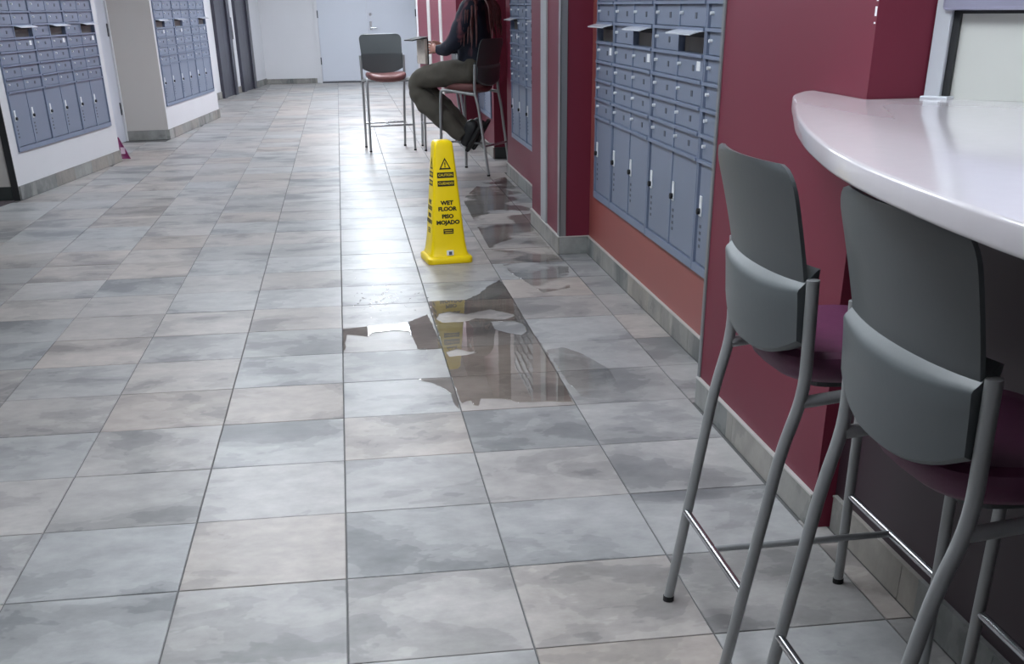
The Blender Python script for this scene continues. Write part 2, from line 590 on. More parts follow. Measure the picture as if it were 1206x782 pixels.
def wall_open(name, p0, p1, h, th, m, op=None, z0=0.0):
    """wall whose face runs p0->p1 with the room on its right hand; op = (s0,s1,z0,z1) opening"""
    p0 = Vector(p0); p1 = Vector(p1)
    d = p1 - p0; L = d.length; a = math.atan2(d.y, d.x)
    M = Matrix.Translation((p0.x, p0.y, 0)) @ Matrix.Rotation(a, 4, 'Z')
    mb = MB()
    if op:
        s0, s1, a0, a1 = op
        mb.box(0, L, 0, th, z0, a0); mb.box(0, L, 0, th, a1, h)
        mb.box(0, s0, 0, th, a0, a1); mb.box(s1, L, 0, th, a0, a1)
        mb.box(s0, s1, th - 0.01, th, a0, a1)
    else:
        mb.box(0, L, 0, th, z0, h)
    o = struct(name, mb, m)
    o.matrix_world = M
    return o, M, a


HW = CEIL
# --- right side
BZ0, BZ1 = 0.352, 1.62
# mail wall: viewer's left is far, so run from far to near
wr, Mr, ar = wall_open('wall_right_mailboxes', (XM, 4.60), (XM, 1.70), HW, 0.25, 'brick_red_wall', (0.14, 2.66, BZ0, BZ1))
struct('wall_right_near', MB().box(XN, XM + 0.25, 0.545, 1.70, 0, HW), 'maroon_wall')
struct('trim_1', MB().cbox(XN - 0.006, XN + 0.02, 1.685, 1.712, 0.1, HW, 0.003), 'steel_trim')
struct('wall_right_pillar', MB().box(XP, XM + 0.25, 4.60, 5.68, 0, HW), 'dark_maroon_wall')
struct('trim_2', MB().box(XP - 0.004, XP + 0.035, 4.594, 4.60, 0.1, HW).box(XP - 0.006, XP, 4.594, 4.66, 0.1, HW), 'steel_trim')
struct('trim_3', MB().box(XP - 0.010, XP, 5.06, 5.26, 0.005, HW), 'strip_grey')
w2, M2, a2 = wall_open('wall_right_bay', (1.5, 8.2), (1.5, 5.68), HW, 0.25, 'maroon_wall', (0.34, 2.02, BZ0, BZ1))
struct('wall_right_alcove', MB().box(1.75, 1.95, 8.2, 9.4, 0, HW), 'dark_maroon_wall')
w3, M3, a3 = wall_open('wall_right_second_pillar', (1.53, 10.8), (1.53, 9.4), HW, 0.35, 'dark_maroon_wall', (0.12, 1.26, BZ0, BZ1))
struct('wall_right_far', MB().box(XP, 1.88, 10.8, 17.1, 0, HW), 'maroon_wall')
for k, (ya, yb) in enumerate(((12.62, 12.95), (14.5, 14.95))):
    struct('trim_%d' % (4 + k), MB().box(XP - 0.010, XP, ya, yb, 0.1, HW), 'trim_cream')
struct('wall_right_end', MB().box(1.75, 1.95, 17.1, BACK, 0, HW), 'white_wall')
struct('trim_6', MB().box(XP - 0.012, XP + 0.06, 17.06, 17.24, 0, HW), 'white_wall')
# skirting on the right
base_run('baseboard_right_near', (XN, 1.70), (XN, 0.545))
base_run('baseboard_right_mailboxes', (XM, 4.586), (XM, 1.715))
base_run('baseboard_pillar_front', (XP - 0.012, 4.60), (XM, 4.60))
base_run('baseboard_pillar_side', (XP, 5.68), (XP, 4.60))
base_run('baseboard_right_bay', (1.5, 8.2), (1.5, 5.69))
base_run('baseboard_second_pillar_front', (1.53, 9.40), (1.75, 9.40), m='dark_base', cap=False)
base_run('baseboard_second_pillar_side', (1.53, 10.8), (1.53, 9.41))
base_run('baseboard_far_front', (XP, 10.80), (1.53, 10.80), m='dark_base', cap=False)
base_run('baseboard_right_far', (XP, 17.1), (XP, 10.81))
# knee wall and the wall end under the counter
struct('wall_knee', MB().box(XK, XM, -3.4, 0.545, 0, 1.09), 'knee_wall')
base_run('baseboard_knee', (XK, 0.53), (XK, -3.4), cap=False)
# serving hatch wall at 45 degrees beside the counter
HA, HB = Vector((1.488, 0.541)), Vector((2.60, -0.95))
hd = (HB - HA); hl = hd.length; ha = math.atan2(hd.y, hd.x)
CT = 1.135
hatch = struct('window_1', MB().cbox(0, 0.040, -0.012, 0.05, CT, 2.2, 0.003), 'aluminium')
hatch.matrix_world = Matrix.Translation((HA.x, HA.y, 0)) @ Matrix.Rotation(ha, 4, 'Z')
MB().box(0.040, 0.056, 0.0, 0.06, CT, 2.2).build('track', 'black_trim', hatch)
MB().box(0.056, hl, 0.012, 0.03, CT, 1.322).build('panel', 'panel_white', hatch)
MB().cbox(0.020, hl, -0.028, 0.014, 1.322, 1.405, 0.008).build('rail', 'rail_lavender', hatch)
MB().box(0.028, hl, 0.0, 0.02, 1.315, 1.322).build('seal', 'black_trim', hatch)
for k in range(9):
    MB().cbox(0.044, hl, 0.004, 0.024, 1.41 + k * 0.085, 1.41 + k * 0.085 + 0.08, 0.006).build('slat', 'rail_lavender', hatch)
MB().box(0, hl, -0.012, 0.06, 2.2, HW).build('header', 'maroon_wall', hatch)
MB().cbox(-0.004, 0.066, -0.022, 0.06, CT - 0.004, CT + 0.006, 0.002).build('sill', 'aluminium', hatch)
# walls behind the camera and to the far left, closing the room
struct('wall_back', MB().box(-4.6, 3.0, -4.6, -4.5, 0, HW), 'white_wall')
struct('wall_left_near', MB().box(-4.6, -4.5, -4.5, 7.6, 0, HW), 'beige_wall')
struct('wall_right_behind', MB().box(2.9, 3.0, -4.5, 0.57, 0, HW), 'maroon_wall')
# dark carpet of the side room by the first pier
tag(MB().prism([(-4.5, 6.75), (-2.66, 7.16), (-2.585, 7.58), (-4.5, 7.58)], 0.0008, 0.006).build('carpet_mat', 'carpet_dark'),
    'dark carpet at the far left end of the floor, against the first white pier', 'carpet')


def poly_wall(name, poly, m, z0=0, z1=HW):
    return struct(name, MB().prism([tuple(p) for p in poly], z0, z1), m)


# --- left side
u1 = (PB - PA).normalized(); u2 = (PD - PC).normalized(); n1 = Vector((-u1.y, u1.x)); n2 = Vector((-u2.y, u2.x))
L1 = (PB - PA).length; L2 = (PD - PC).length
Bl0, Bl1 = 0.345, 1.60
wl1, Ml1, al1 = wall_open('wall_left_pier', PA, PB, HW, 0.55, 'white_wall', (0.138, 2.37, Bl0, Bl1))
q1 = PA + n1 * 0.56
poly_wall('wall_left_pier_end', [(PA.x, PA.y), (PA.x, PA.y + 0.02), (-4.6, PA.y + 0.13), (-4.6, PA.y + 0.08)], 'beige_wall')
struct('trim_7', MB().box(PA.x - 0.052, PA.x - 0.001, PA.y - 0.012, PA.y - 0.0005, 0.0, HW), 'black_trim')
base_run('baseboard_left_pier', PA, PB, cap=False)
base_run('baseboard_left_pier_end', (-4.5, PA.y + 0.07), (PA.x - 0.053, PA.y + 0.0), m='dark_base', cap=False)
wl2, Ml2, al2 = wall_open('wall_left_second_pier', PC, PD, HW, 0.46, 'white_wall', (0.065, 2.70, Bl0, Bl1))
poly_wall('wall_left_second_pier_end', [(PC.x, PC.y), (PC.x, PC.y + 0.02), (-3.2, PC.y - 0.10), (-3.2, PC.y - 0.16)], 'beige_wall')
base_run('baseboard_left_second_pier', PC, PD, cap=False)
base_run('baseboard_left_second_pier_end', PN, PC + Vector((0.012, 0)), cap=False)
# recessed door between the piers, hinged at its far edge
RA = PN - u1 * 2.1
d1, Md1, ad1 = wall_open('door_1', RA, PN, HW, 0.06, 'door_paint')
for z in (0.28, 1.08, 1.85):
    MB().cbox(2.035, 2.062, -0.012, 0.0, z, z + 0.13, 0.003).build('hinge', 'hinge_dark', d1)
MB().box(2.066, 2.1, -0.02, 0.0, 0.0, HW).build('frame', 'white_wall', d1)
MB().tube([(1.1, -0.05, 0.98), (1.22, -0.05, 0.98)], 0.01).tube([(1.1, 0, 0.98), (1.1, -0.05, 0.98)], 0.012).build('handle', 'chrome', d1)
# elevator wall: dark stone portals either side of a pale call-panel strip
eu = (EB - EA).normalized()
wl3, Ml3, al3 = wall_open('wall_left_elevators', EA, EB, HW, 0.2, 'white_wall')
# s along EA->EB of the measured marks
s_off = 3.03
for k, (s0, s1) in enumerate(((0.37, 1.42), (1.88, 3.0))):
    d = struct('door_%d' % (2 + k), MB().box(s_off + s0, s_off + s0 + 0.2, -0.055, 0, 0, 2.25).box(s_off + s1 - 0.2, s_off + s1, -0.055, 0, 0, 2.25)
               .box(s_off + s0 + 0.2, s_off + s1 - 0.2, -0.055, 0, 2.08, 2.25), 'dark_stone')
    d.matrix_world = Ml3
    mid = s_off + (s0 + s1) / 2
    MB().box(s_off + s0 + 0.2, mid - 0.002, -0.022, 0, 0.0, 2.08).build('panel', 'dark_stone', d)
    MB().box(mid + 0.002, s_off + s1 - 0.2, -0.022, 0, 0.0, 2.08).build('panel', 'dark_stone', d)
cp = thing('elevator_call_panel', 'narrow dark call panel on the pale strip between two dark elevator portals', 'call panel')
cp.matrix_world = Ml3 @ Matrix.Translation((s_off + 1.63, -0.001, 0.86))
MB().cbox(-0.055, 0.055, -0.014, 0, 0, 0.34, 0.004).build('plate', 'hinge_dark', cp)
for z in (0.12, 0.2):
    MB().tube([(0, -0.014, z), (0, -0.02, z)], 0.018, 14).build('button', 'chrome', cp)
base_run('baseboard_left_elevators', EA, EA + eu * (s_off + 0.37), cap=False)
base_run('baseboard_left_between_elevators', EA + eu * (s_off + 1.43), EA + eu * (s_off + 1.87), cap=False)
base_run('baseboard_left_far', EA + eu * (s_off + 3.01), EB, cap=False)
# --- far wall and its double door
struct('wall_far', MB().box(-2.6, 2.0, BACK, BACK + 0.1, 0, HW), 'white_wall')
base_run('baseboard_far', (-1.40, BACK), (-0.40, BACK), cap=False, h=0.085)
dx0, dx1 = -0.30, 1.62
dd = struct('door_4', MB().box(dx0 - 0.06, dx0, -0.03, 0.0, 0, 2.2).box(dx1, dx1 + 0.06, -0.03, 0, 0, 2.2).box(dx0, dx1, -0.03, 0, 2.12, 2.2), 'white_wall')
dd.location = (0, BACK, 0)
dm = (dx0 + dx1) / 2
for a, b in ((dx0 + 0.006, dm - 0.002), (dm + 0.002, dx1 - 0.006)):
    MB().cbox(a, b, -0.02, 0.0, 0.03, 2.11, 0.003).build('panel', 'door_paint', dd)
MB().box(dx0, dx1, -0.028, 0, 0.0, 0.022).build('threshold', 'hinge_dark', dd)
for x in (dx0 - 0.004, dx1 - 0.012):
    for z in (0.33, 1.15, 1.9):
        MB().cbox(x, x + 0.022, -0.04, -0.02, z, z + 0.13, 0.003).build('hinge', 'hinge_dark', dd)
hx = dm + 0.07
MB().cbox(hx - 0.022, hx + 0.022, -0.028, -0.02, 0.93, 1.08, 0.003).build('lock_plate', 'chrome', dd)
MB().tube([(hx, -0.028, 0.965), (hx, -0.07, 0.965), (hx + 0.12, -0.07, 0.965)], 0.011, 10).build('handle', 'chrome', dd)
MB().tube([(hx, -0.02, 1.2), (hx, -0.036, 1.2)], 0.026, 14).build('deadbolt', 'chrome', dd)


# ------------------------------------------------------------------ mailbox units
RP = 0.0935          # row pitch
ZB = 0.432           # underside of the smallest boxes above the unit's base
_door_cache = {}


def mail_meshes(cw):
    key = round(cw, 3)
    if key in _door_cache: return _door_cache[key]
    dw = cw - 0.022; dh = RP - 0.016
    door = MB().cbox(0, dw, -0.006, 0.006, 0, dh, 0.002).mesh('mailbox_door', 'mail_grey')
    tall = MB().cbox(0, dw, -0.006, 0.006, 0, ZB - 0.038, 0.002).mesh('parcel_door', 'mail_grey')
    lk = MB()
    lk.tube([(0, -0.006, 0), (0, -0.020, 0)], 0.0065, 10)
    lock = lk.mesh('lock', 'lock_metal', True)
    key_ = MB().box(-0.012, 0.012, -0.0085, -0.006, -0.011, 0.011).mesh('number_plate', 'tag_dark')
    plate = MB().cbox(-0.014, 0.014, -0.012, -0.006, -0.04, 0.04, 0.003).mesh('lock_plate', 'lock_metal')
    slot = MB().tube([(0, -0.012, -0.02), (0, -0.024, -0.02)], 0.012, 10).mesh('lock', 'slot_dark', True)
    marks = MB()
    for k in range(4):
        marks.box(-0.012 + 0.003 * (k % 2), 0.010, -0.0075, -0.006, -0.085 - k * 0.026, -0.073 - k * 0.026)
    mk = marks.mesh('instruction_mark', 'tag_dark')
    flap = MB().grid(lambda a, b: (a * dw, -0.006 - 0.062 * b - 0.004 * math.sin(b * PI), -0.016 * b ** 1.5), 2, 5)
    flap2 = MB().slab(lambda a, b: ((a * dw, -0.004 - 0.066 * b, -0.004 - 0.012 * b * b), (0, 0, 0.004)), 2, 5, 1.0).mesh('mail_flap', 'mail_flap', True)
    inside = MB().box(0, dw, 0.018, 0.02, 0, dh).mesh('slot_back', 'slot_inside')
    shade_board = MB().box(0.04, dw - 0.005, 0.004, 0.019, dh * 0.72, dh).mesh('slot_shadow_board', 'slot_dark')  # dark board stands in for the shade under the flap
    tagm = MB().box(-0.022, 0.022, -0.0085, -0.006, -0.017, 0.017).mesh('mail_tag', 'tag_white')
    _door_cache[key] = (dw, dh, door, tall, lock, key_, plate, slot, mk, flap2, inside, shade_board, tagm)
    return _door_cache[key]


def mail_unit(name, label, M, x0, cols, cw, z0, rows=9, flap_col=None, group=None, zoff=0.0):
    """one free-standing module of a mailbox wall; local x = viewer's right, y = into the wall"""
    dw, dh, door, tall, lock, nplate, plate, slot, mk, flap, inside, shade_board, tagm = mail_meshes(cw)
    t = thing(name, label, 'mailbox unit', group=group)
    t.matrix_world = M @ Matrix.Translation((x0, 0, z0))
    w = cols * cw + 0.03
    H = ZB + rows * RP + 0.012
    fr = MB()
    fr.box(0, w, 0.021, 0.10, 0, H)                                      # back board
    ed = 0.015
    fr.box(0.001, ed, -0.014, 0.021, 0, H); fr.box(w - ed, w - 0.001, -0.014, 0.021, 0, H)
    fr.box(ed, w - ed, -0.014, 0.021, 0, 0.034)
    fr.box(ed, w - ed, -0.014, 0.021, H - 0.02, H)
    for c in range(1, cols):
        x = ed + c * cw; fr.box(x - 0.010, x + 0.010, -0.010, 0.021, 0.034, H - 0.02)
    for r in range(rows):
        z = ZB + r * RP; fr.box(ed, w - ed, -0.020, 0.021, z - 0.006, z + 0.006)
    fr.build('frame', 'mail_frame', t)
    for c in range(cols):
        xa = ed + c * cw + 0.011
        o = link('parcel_door', tall, t); o.location = (xa, 0, 0.038)
        p = link('lock_plate', plate, o); p.location = (0.035, 0, 0.225)
        p = link('lock', slot, o); p.location = (0.035, 0, 0.225)
        p = link('instruction_mark', mk, o); p.location = (0.040, 0, 0.225)
        for r in range(rows):
            z = ZB + r * RP + 0.008
            if flap_col == c and r == 4:
                b = link('slot_back', inside, t); b.location = (xa, 0, z)
                b = link('slot_shadow_board', shade_board, t); b.location = (xa, 0, z)
                b = link('mail_flap', flap, t); b.location = (xa, 0, z + dh + 0.004)
                continue
            o = link('mailbox_door', door, t); o.location = (xa, 0, z)
            p = link('lock', lock, o); p.location = (0.035, 0, dh * 0.62)
            p = link('number_plate', nplate, o); p.location = (dw * 0.62, 0, dh * 0.5)
            if flap_col == c and r == 3:
                p = link('mail_tag', tagm, o); p.location = (dw * 0.82, 0, dh * 0.62)
    return t


# right-hand wall beside the near wall: viewer's left to right = far to near. x0 measured from y=4.60
RG = 'grey mailbox units on the maroon wall'
mail_unit('mailbox_unit', 'narrow grey mailbox unit on the maroon wall, right against the dark pillar', Mr, 0.165, 1, 0.395, BZ0, flap_col=0)
mail_unit('mailbox_unit', 'grey two-column mailbox unit on the maroon wall, second from the dark pillar', Mr, 0.595, 2, 0.385, BZ0, flap_col=1)
mail_unit('mailbox_unit', 'grey two-column mailbox unit on the maroon wall, third from the dark pillar', Mr, 1.400, 2, 0.385, BZ0, flap_col=1)
mail_unit('mailbox_unit', 'grey mailbox unit on the maroon wall nearest the stool, partly behind its back', Mr, 2.205, 1, 0.385, BZ0)
# second bay
mail_unit('mailbox_unit', 'small mailbox unit in the bay just beyond the red pillar', M2, 0.36, 2, 0.39, BZ0, flap_col=0)
mail_unit('mailbox_unit', 'mailbox unit hidden behind the red pillar with the steel strip', M2, 1.175, 2, 0.39, BZ0, flap_col=1)
mail_unit('mailbox_unit', "most distant mailbox unit at right, seen through the seated person's stool", M3, 0.14, 2, 0.54, BZ0, flap_col=1)
# left piers
zl = Bl0
for k, w in enumerate(('by the black corner strip', 'in the middle of the near white pier', 'right by the recessed door')):
    mail_unit('mailbox_unit', 'grey-blue mailbox unit on the near white pier, ' + w, Ml1, 0.140 + k * 0.743, 2, 0.3565, zl, flap_col=1)
for k, w in enumerate(('leftmost of three', 'middle of three', 'rightmost, next to the dark portals')):
    mail_unit('mailbox_unit', 'blue-grey mailbox unit on the second white pier, ' + w, Ml2, 0.07 + k * 0.876, 2, 0.423, zl, flap_col=(0, 0, 1)[k])


# ------------------------------------------------------------------ stools
def rounded_poly(pts, r, n=5):
    out = []
    k = len(pts)
    for i in range(k):
        p, a, b = Vector(pts[i]), Vector(pts[i - 1]), Vector(pts[(i + 1) % k])
        ua, ub = (a - p).normalized(), (b - p).normalized()
        for j in range(n + 1):
            t = j / n
            q = (p + ua * r) * (1 - t) ** 2 + p * 2 * t * (1 - t) + (p + ub * r) * t ** 2
            out.append(tuple(q))
    return out


def bezpath(pts, r=0.05, n=5):
    """polyline with rounded bends"""
    pts = [Vector(p) for p in pts]
    out = [pts[0]]
    for i in range(1, len(pts) - 1):
        p = pts[i]; a = (pts[i - 1] - p); b = (pts[i + 1] - p)
        rr = min(r, a.length * 0.45, b.length * 0.45)
        a.normalize(); b.normalize()
        for j in range(n + 1):
            t = j / n
            out.append((p + a * rr) * (1 - t) ** 2 + p * 2 * t * (1 - t) + (p + b * rr) * t ** 2)
    out.append(pts[-1])
    return out


def make_stool(label, seat_mat, name='bar_stool'):
    t = thing(name, label, 'stool')
    R = 0.0125
    for s in (-1, 1):
        path = bezpath([(s * 0.213, -0.232, 0.012), (s * 0.218, -0.150, 0.56), (s * 0.224, -0.118, 0.68), (s * 0.227, -0.128, 0.895)], 0.07)
        lg = MB().tube(path, R, 12).build('leg', 'tube_grey', t, True)
        MB().tube([(s * 0.213, -0.2325, 0.0005), (s * 0.213, -0.232, 0.014)], 0.014, 12).build('foot', 'rubber', lg)
    for s in (-1, 1):
        path = bezpath([(s * 0.236, 0.232, 0.012), (s * 0.228, 0.222, 0.60), (s * 0.224, 0.214, 0.692), (s * 0.222, 0.16, 0.690), (s * 0.222, -0.12, 0.660)], 0.035)
        lg = MB().tube(path, R, 12).build('leg', 'tube_grey', t, True)
        MB().tube([(s * 0.236, 0.2325, 0.0005), (s * 0.236, 0.232, 0.014)], 0.014, 12).build('foot', 'rubber', lg)
    MB().tube([(-0.216, -0.200, 0.245), (0.216, -0.200, 0.245)], 0.009, 10).build('rung', 'rung_metal', t, True)
    MB().tube([(-0.231, 0.229, 0.250), (0.231, 0.229, 0.250)], 0.009, 10).build('rung', 'rung_metal', t, True)
    MB().tube([(0, -0.195, 0.245), (0, 0.224, 0.250)], 0.008, 10).build('crossbar', 'tube_grey', t, True)
    MB().tube([(-0.218, 0.17, 0.672), (0.218, 0.17, 0.672)], 0.009, 8).build('seat_rail', 'tube_grey', t, True)
    MB().prism(rounded_poly([(-0.15, -0.08), (0.15, -0.08), (0.16, 0.18), (-0.16, 0.18)], 0.06), 0.664, 0.674).build('seat_pan', 'shell_grey', t)
    # cushion: rounded super-ellipse, dished, front edge falling away
    cu = MB()
    def cush(u, v):
        a = 2 * PI * u
        c, s = math.cos(a), math.sin(a)
        e = 0.62
        sx = math.copysign(abs(c) ** e, c); sy = math.copysign(abs(s) ** e, s)
        prof = [(0.0, -0.005), (0.86, -0.005), (0.96, 0.008), (1.0, 0.030), (0.985, 0.046), (0.91, 0.058), (0.6, 0.054), (0.3, 0.050), (0.0, 0.050)]
        i = min(int(v * 8 + 1e-6), 7); f = v * 8 - i
        rr = prof[i][0] * (1 - f) + prof[i + 1][0] * f
        zz = prof[i][1] * (1 - f) + prof[i + 1][1] * f
        x = 0.205 * rr * sx; y = 0.050 + 0.178 * rr * sy
        fall = -0.020 * max(0, (y - 0.10) / 0.13) ** 2 + 0.016 * (x / 0.2) ** 2
        return (x, y, 0.672 + zz + fall)
    cu.grid(cush, 40, 16, True)
    cu.build('seat', seat_mat, t, True)
    # upper back shell
    def back(u, v):
        x = -1 + 2 * u
        zt, zb = 1.089, 0.80
        hw = 0.222 - 0.014 * (1 - v) ** 1.2
        cr = 0.05
        z = zb + (zt - zb) * v
        # round the top corners
        top = zt - z
        if top < cr: hw -= cr - math.sqrt(max(0, cr * cr - (cr - top) ** 2))
        y = -0.118 - 0.066 * v ** 1.3 - 0.022 * (1 - x * x)
        return ((x * hw, y, z), (0, -1, 0.15))
    nvs = [0, .15, .3, .45, .6, .72, .8, .86, .91, .95, .98, 1.0]
    sh = MB()
    sh.slab(lambda u, v: back(u, nvs[int(round(v * 11))]), 18, 11, 0.008)
    sh.build('backrest', 'shell_grey', t, True)
    # thick lower band behind the shell, dipping in the middle
    def band_pt(u, v, outer):
        x = -1 + 2 * u
        zb = 0.775 - 0.055 * (1 - abs(x) ** 2.4)
        y0 = -0.112 - 0.026 * (1 - x * x)
        if not outer: return (x * 0.212, y0, zb + (0.905 - zb) * v)
        prof = [(0.0, -0.022), (0.04, -0.032), (0.5, -0.037), (0.70, -0.040), (0.74, -0.038), (0.78, -0.032), (0.98, -0.006), (1.0, 0.0)]
        k = int(round(v * 7))
        vv, yy = prof[k]
        return (x * 0.217, y0 + yy, zb + (0.912 - zb) * vv)
    bb = MB(); nu, nv = 18, 7; w = nu + 1
    for outer in (0, 1):
        for j in range(nv + 1):
            for i in range(w): bb.v.append(band_pt(i / nu, j / nv, outer))
    oo = w * (nv + 1)
    for j in range(nv):
        for i in range(nu):
            q = (j * w + i, j * w + i + 1, (j + 1) * w + i + 1, (j + 1) * w + i)
            bb.f.append(q); bb.f.append(tuple(oo + a for a in q[::-1]))
        for i in (0, nu):
            a, b = j * w + i, (j + 1) * w + i
            bb.f.append((a, b, oo + b, oo + a))
    for i in range(nu):
        bb.f.append((i, i + 1, oo + i + 1, oo + i)); a = nv * w + i; bb.f.append((a, a + 1, oo + a + 1, oo + a))
    bb.build('back_band', 'shell_grey', t, True)
    return t


# near stools face the counter (+X)
s1 = make_stool("grey bar stool with plum seat by the counter's rounded end, the farther near stool", 'seat_plum')
s1.location = (1.048, -0.030, 0); s1.rotation_euler = (0, 0, -PI / 2)
s2 = dup(s1)
tag(s2, 'large near grey bar stool at right edge, its back cut across by the counter edge')
s2.location = (1.060, -0.648, 0); s2.rotation_euler = (0, 0, -PI / 2)
# far stools
s3 = make_stool('empty bar stool with brown seat facing the camera before the white doors', 'seat_brown')
A_, B_ = Vector((0.241, 10.321)), Vector((0.703, 10.266))
C1, D1 = Vector((0.372, 10.62)), Vector((0.822, 10.738))
s3.location = (0.535, 10.50, 0); s3.rotation_euler = (0, 0, PI + 0.13)
s4 = dup(s3)
tag(s4, 'bar stool with brown seat that the person sits on, turned away to the left')
s4.location = (1.243, 8.443, 0); s4.rotation_euler = (0, 0, math.radians(56))
s5 = dup(s3)
tag(s5, 'bar stool mostly hidden behind the seated person, only its legs showing')
s5.location = (1.135, 10.444, 0); s5.rotation_euler = (0, 0, PI / 2)

# ------------------------------------------------------------------ counter
ct = thing('counter', 'white solid-surface bar counter with rounded end, its underside open for stools', 'counter')
edge = [(1.336, 0.872), (1.300, 0.850), (1.228, 0.735), (1.155, 0.535), (1.095, 0.370), (1.036, 0.205), (0.985, 0.045), (0.939, -0.108), (0.897, -0.270), (0.863, -0.419),
        (0.833, -0.600), (0.812, -0.800), (0.802, -0.975), (0.799, -1.20), (0.80, -2.2), (0.80, -3.4)]
# smooth the outline
sm = []
for i in range(len(edge) - 1):
    p0 = Vector(edge[max(0, i - 1)]); p1 = Vector(edge[i]); p2 = Vector(edge[i + 1]); p3 = Vector(edge[min(len(edge) - 1, i + 2)])
    for k in range(5):
        t = k / 5
        sm.append(tuple(0.5 * ((2 * p1) + (p2 - p0) * t + (2 * p0 - 5 * p1 + 4 * p2 - p3) * t * t + (-p0 + 3 * p1 - 3 * p2 + p3) * t ** 3)))
sm.append(edge[-1])
outline = sm + [(2.55, -3.4), (2.55, -0.94), (1.497, 0.556), (1.497, 0.541), (1.336, 0.541)]
bm = bmesh.new()
vs = [bm.verts.new((x, y, CT - 0.037)) for x, y in outline]
f = bm.faces.new(vs)
r = bmesh.ops.extrude_face_region(bm, geom=[f])
for v in r['geom']:
    if isinstance(v, bmesh.types.BMVert): v.co.z = CT
bmesh.ops.recalc_face_normals(bm, faces=bm.faces)
nE = len(sm)
ee = [e for e in bm.edges if abs(e.verts[0].co.z - e.verts[1].co.z) < 1e-6 and not (e.verts[0].co.x > 1.33 and e.verts[1].co.x > 1.33) and (len(e.link_faces) == 2)]
bmesh.ops.bevel(bm, geom=ee, offset=0.006, segments=3, affect='EDGES', profile=0.5)
mbc = MB(); mbc.add(bm)
mbc.build('worktop', 'counter_white', ct, True)

# ------------------------------------------------------------------ wet floor cone
cone = thing('wet_floor_cone', 'yellow wet floor warning cone with black lettering standing by the puddle', 'cone', (0.628, 4.572, 0), math.radians(7))
CH = 0.668


def sq_loop(h, z, r):
    """rounded square of half size h"""
    out = []
    for q in range(4):
        cx, cy = [(1, -1), (1, 1), (-1, 1), (-1, -1)][q]
        for k in range(5):
            a = -PI / 2 + q * PI / 2 + k * PI / 8
            out.append((cx * (h - r) + r * math.cos(a), cy * (h - r) + r * math.sin(a), z))
    return out


cb = MB()
prof = [(0.134, 0.002, 0.03), (0.136, 0.008, 0.03), (0.136, 0.030, 0.03), (0.131, 0.037, 0.03), (0.118, 0.042, 0.03), (0.110, 0.062, 0.026), (0.104, 0.10, 0.024),
        (0.0995, 0.13, 0.022), (0.0555, 0.640, 0.016), (0.0525, 0.656, 0.016), (0.045, CH - 0.003, 0.014), (0.038, CH, 0.012)]
n = 0
for (h, z, r) in prof: cb.v += sq_loop(h, z, r)
K = 20
for i in range(len(prof) - 1):
    for k in range(K):
        k2 = (k + 1) % K
        cb.f.append((i * K + k, i * K + k2, (i + 1) * K + k2, (i + 1) * K + k))
cb.f.append(tuple(range(K - 1, -1, -1))); cb.f.append(tuple((len(prof) - 1) * K + k for k in range(K)))
cb.build('body', 'cone_yellow', cone, True)


def face_h(z):
    return 0.0995 + (0.0555 - 0.0995) * (z - 0.13) / 0.51


TILT = math.atan2(0.0995 - 0.0555, 0.51)


def on_face(z, q, lift=0.0006):
    """matrix taking XY of a flat shape to the cone's face q at height z"""
    return Matrix.Rotation(q * PI / 2, 4, 'Z') @ Matrix.Translation((0, -face_h(z) - lift, z)) @ Matrix.Rotation(PI / 2 - TILT, 4, 'X')


def text_mesh(body, size, name, m, offset=0.0, sx=1.0):
    cu = bpy.data.curves.new(name, 'FONT')
    cu.body = body; cu.size = size; cu.align_x = 'CENTER'; cu.align_y = 'CENTER'; cu.offset = offset; cu.extrude = 0.0004
    cu.resolution_u = 3
    o = bpy.data.objects.new(name, cu); COL.objects.link(o)
    dg = bpy.context.evaluated_depsgraph_get()
    me = bpy.data.meshes.new_from_object(o.evaluated_get(dg))
    bpy.data.objects.remove(o)
    for v in me.vertices: v.co.x *= sx
    me.materials.clear(); me.materials.append(MATS[m])
    return me


def bar_mesh(w, h, name, m, t=0.0006):
    return MB().cbox(-w / 2, w / 2, -h / 2, h / 2, -t, t, 0.0003).mesh(name, m)


t_caution = text_mesh('CAUTION', 0.0190, 'caution_text', 'print_yellow', 0.0003, 1.0)
t_cuidado = text_mesh('CUIDADO', 0.0190, 'cuidado_text', 'print_yellow', 0.0003, 1.0)
t_wet = text_mesh('WET', 0.030, 'wet_floor_text', 'print_black', 0.0016, 1.12)
t_floor = text_mesh('FLOOR', 0.030, 'wet_floor_text', 'print_black', 0.0016, 1.12)
t_piso = text_mesh('PISO', 0.030, 'piso_mojado_text', 'print_black', 0.0016, 1.12)
t_moj = text_mesh('MOJADO', 0.030, 'piso_mojado_text', 'print_black', 0.0016, 1.12)
t_ex = text_mesh('!', 0.036, 'exclamation_mark', 'print_black', 0.0014)
bar1 = bar_mesh(0.098, 0.030, 'print_bar', 'print_black')
tri = MB()
def _tri(h):
    return [(-h * 0.62, -h * 0.5), (h * 0.62, -h * 0.5), (0, h * 0.62)]
o3, i3 = _tri(0.056), _tri(0.038)
tri.v = [(x, y + 0.0, 0.0004) for x, y in o3] + [(x, y - 0.001, 0.0004) for x, y in i3] + [(x, y, -0.0004) for x, y in o3] + [(x, y - 0.001, -0.0004) for x, y in i3]
for k in range(3):
    k2 = (k + 1) % 3
    tri.f += [(k, k2, 3 + k2, 3 + k), (6 + k2, 6 + k, 9 + k, 9 + k2), (k, 6 + k, 6 + k2, k2), (3 + k2, 9 + k2, 9 + k, 3 + k)]
trim_ = tri.mesh('warning_triangle', 'print_black')
badge = MB()
badge.cbox(-0.030, 0.030, -0.014, 0.014, -0.0005, 0.0005, 0.0004)
badge_m = badge.mesh('badge', 'print_black')
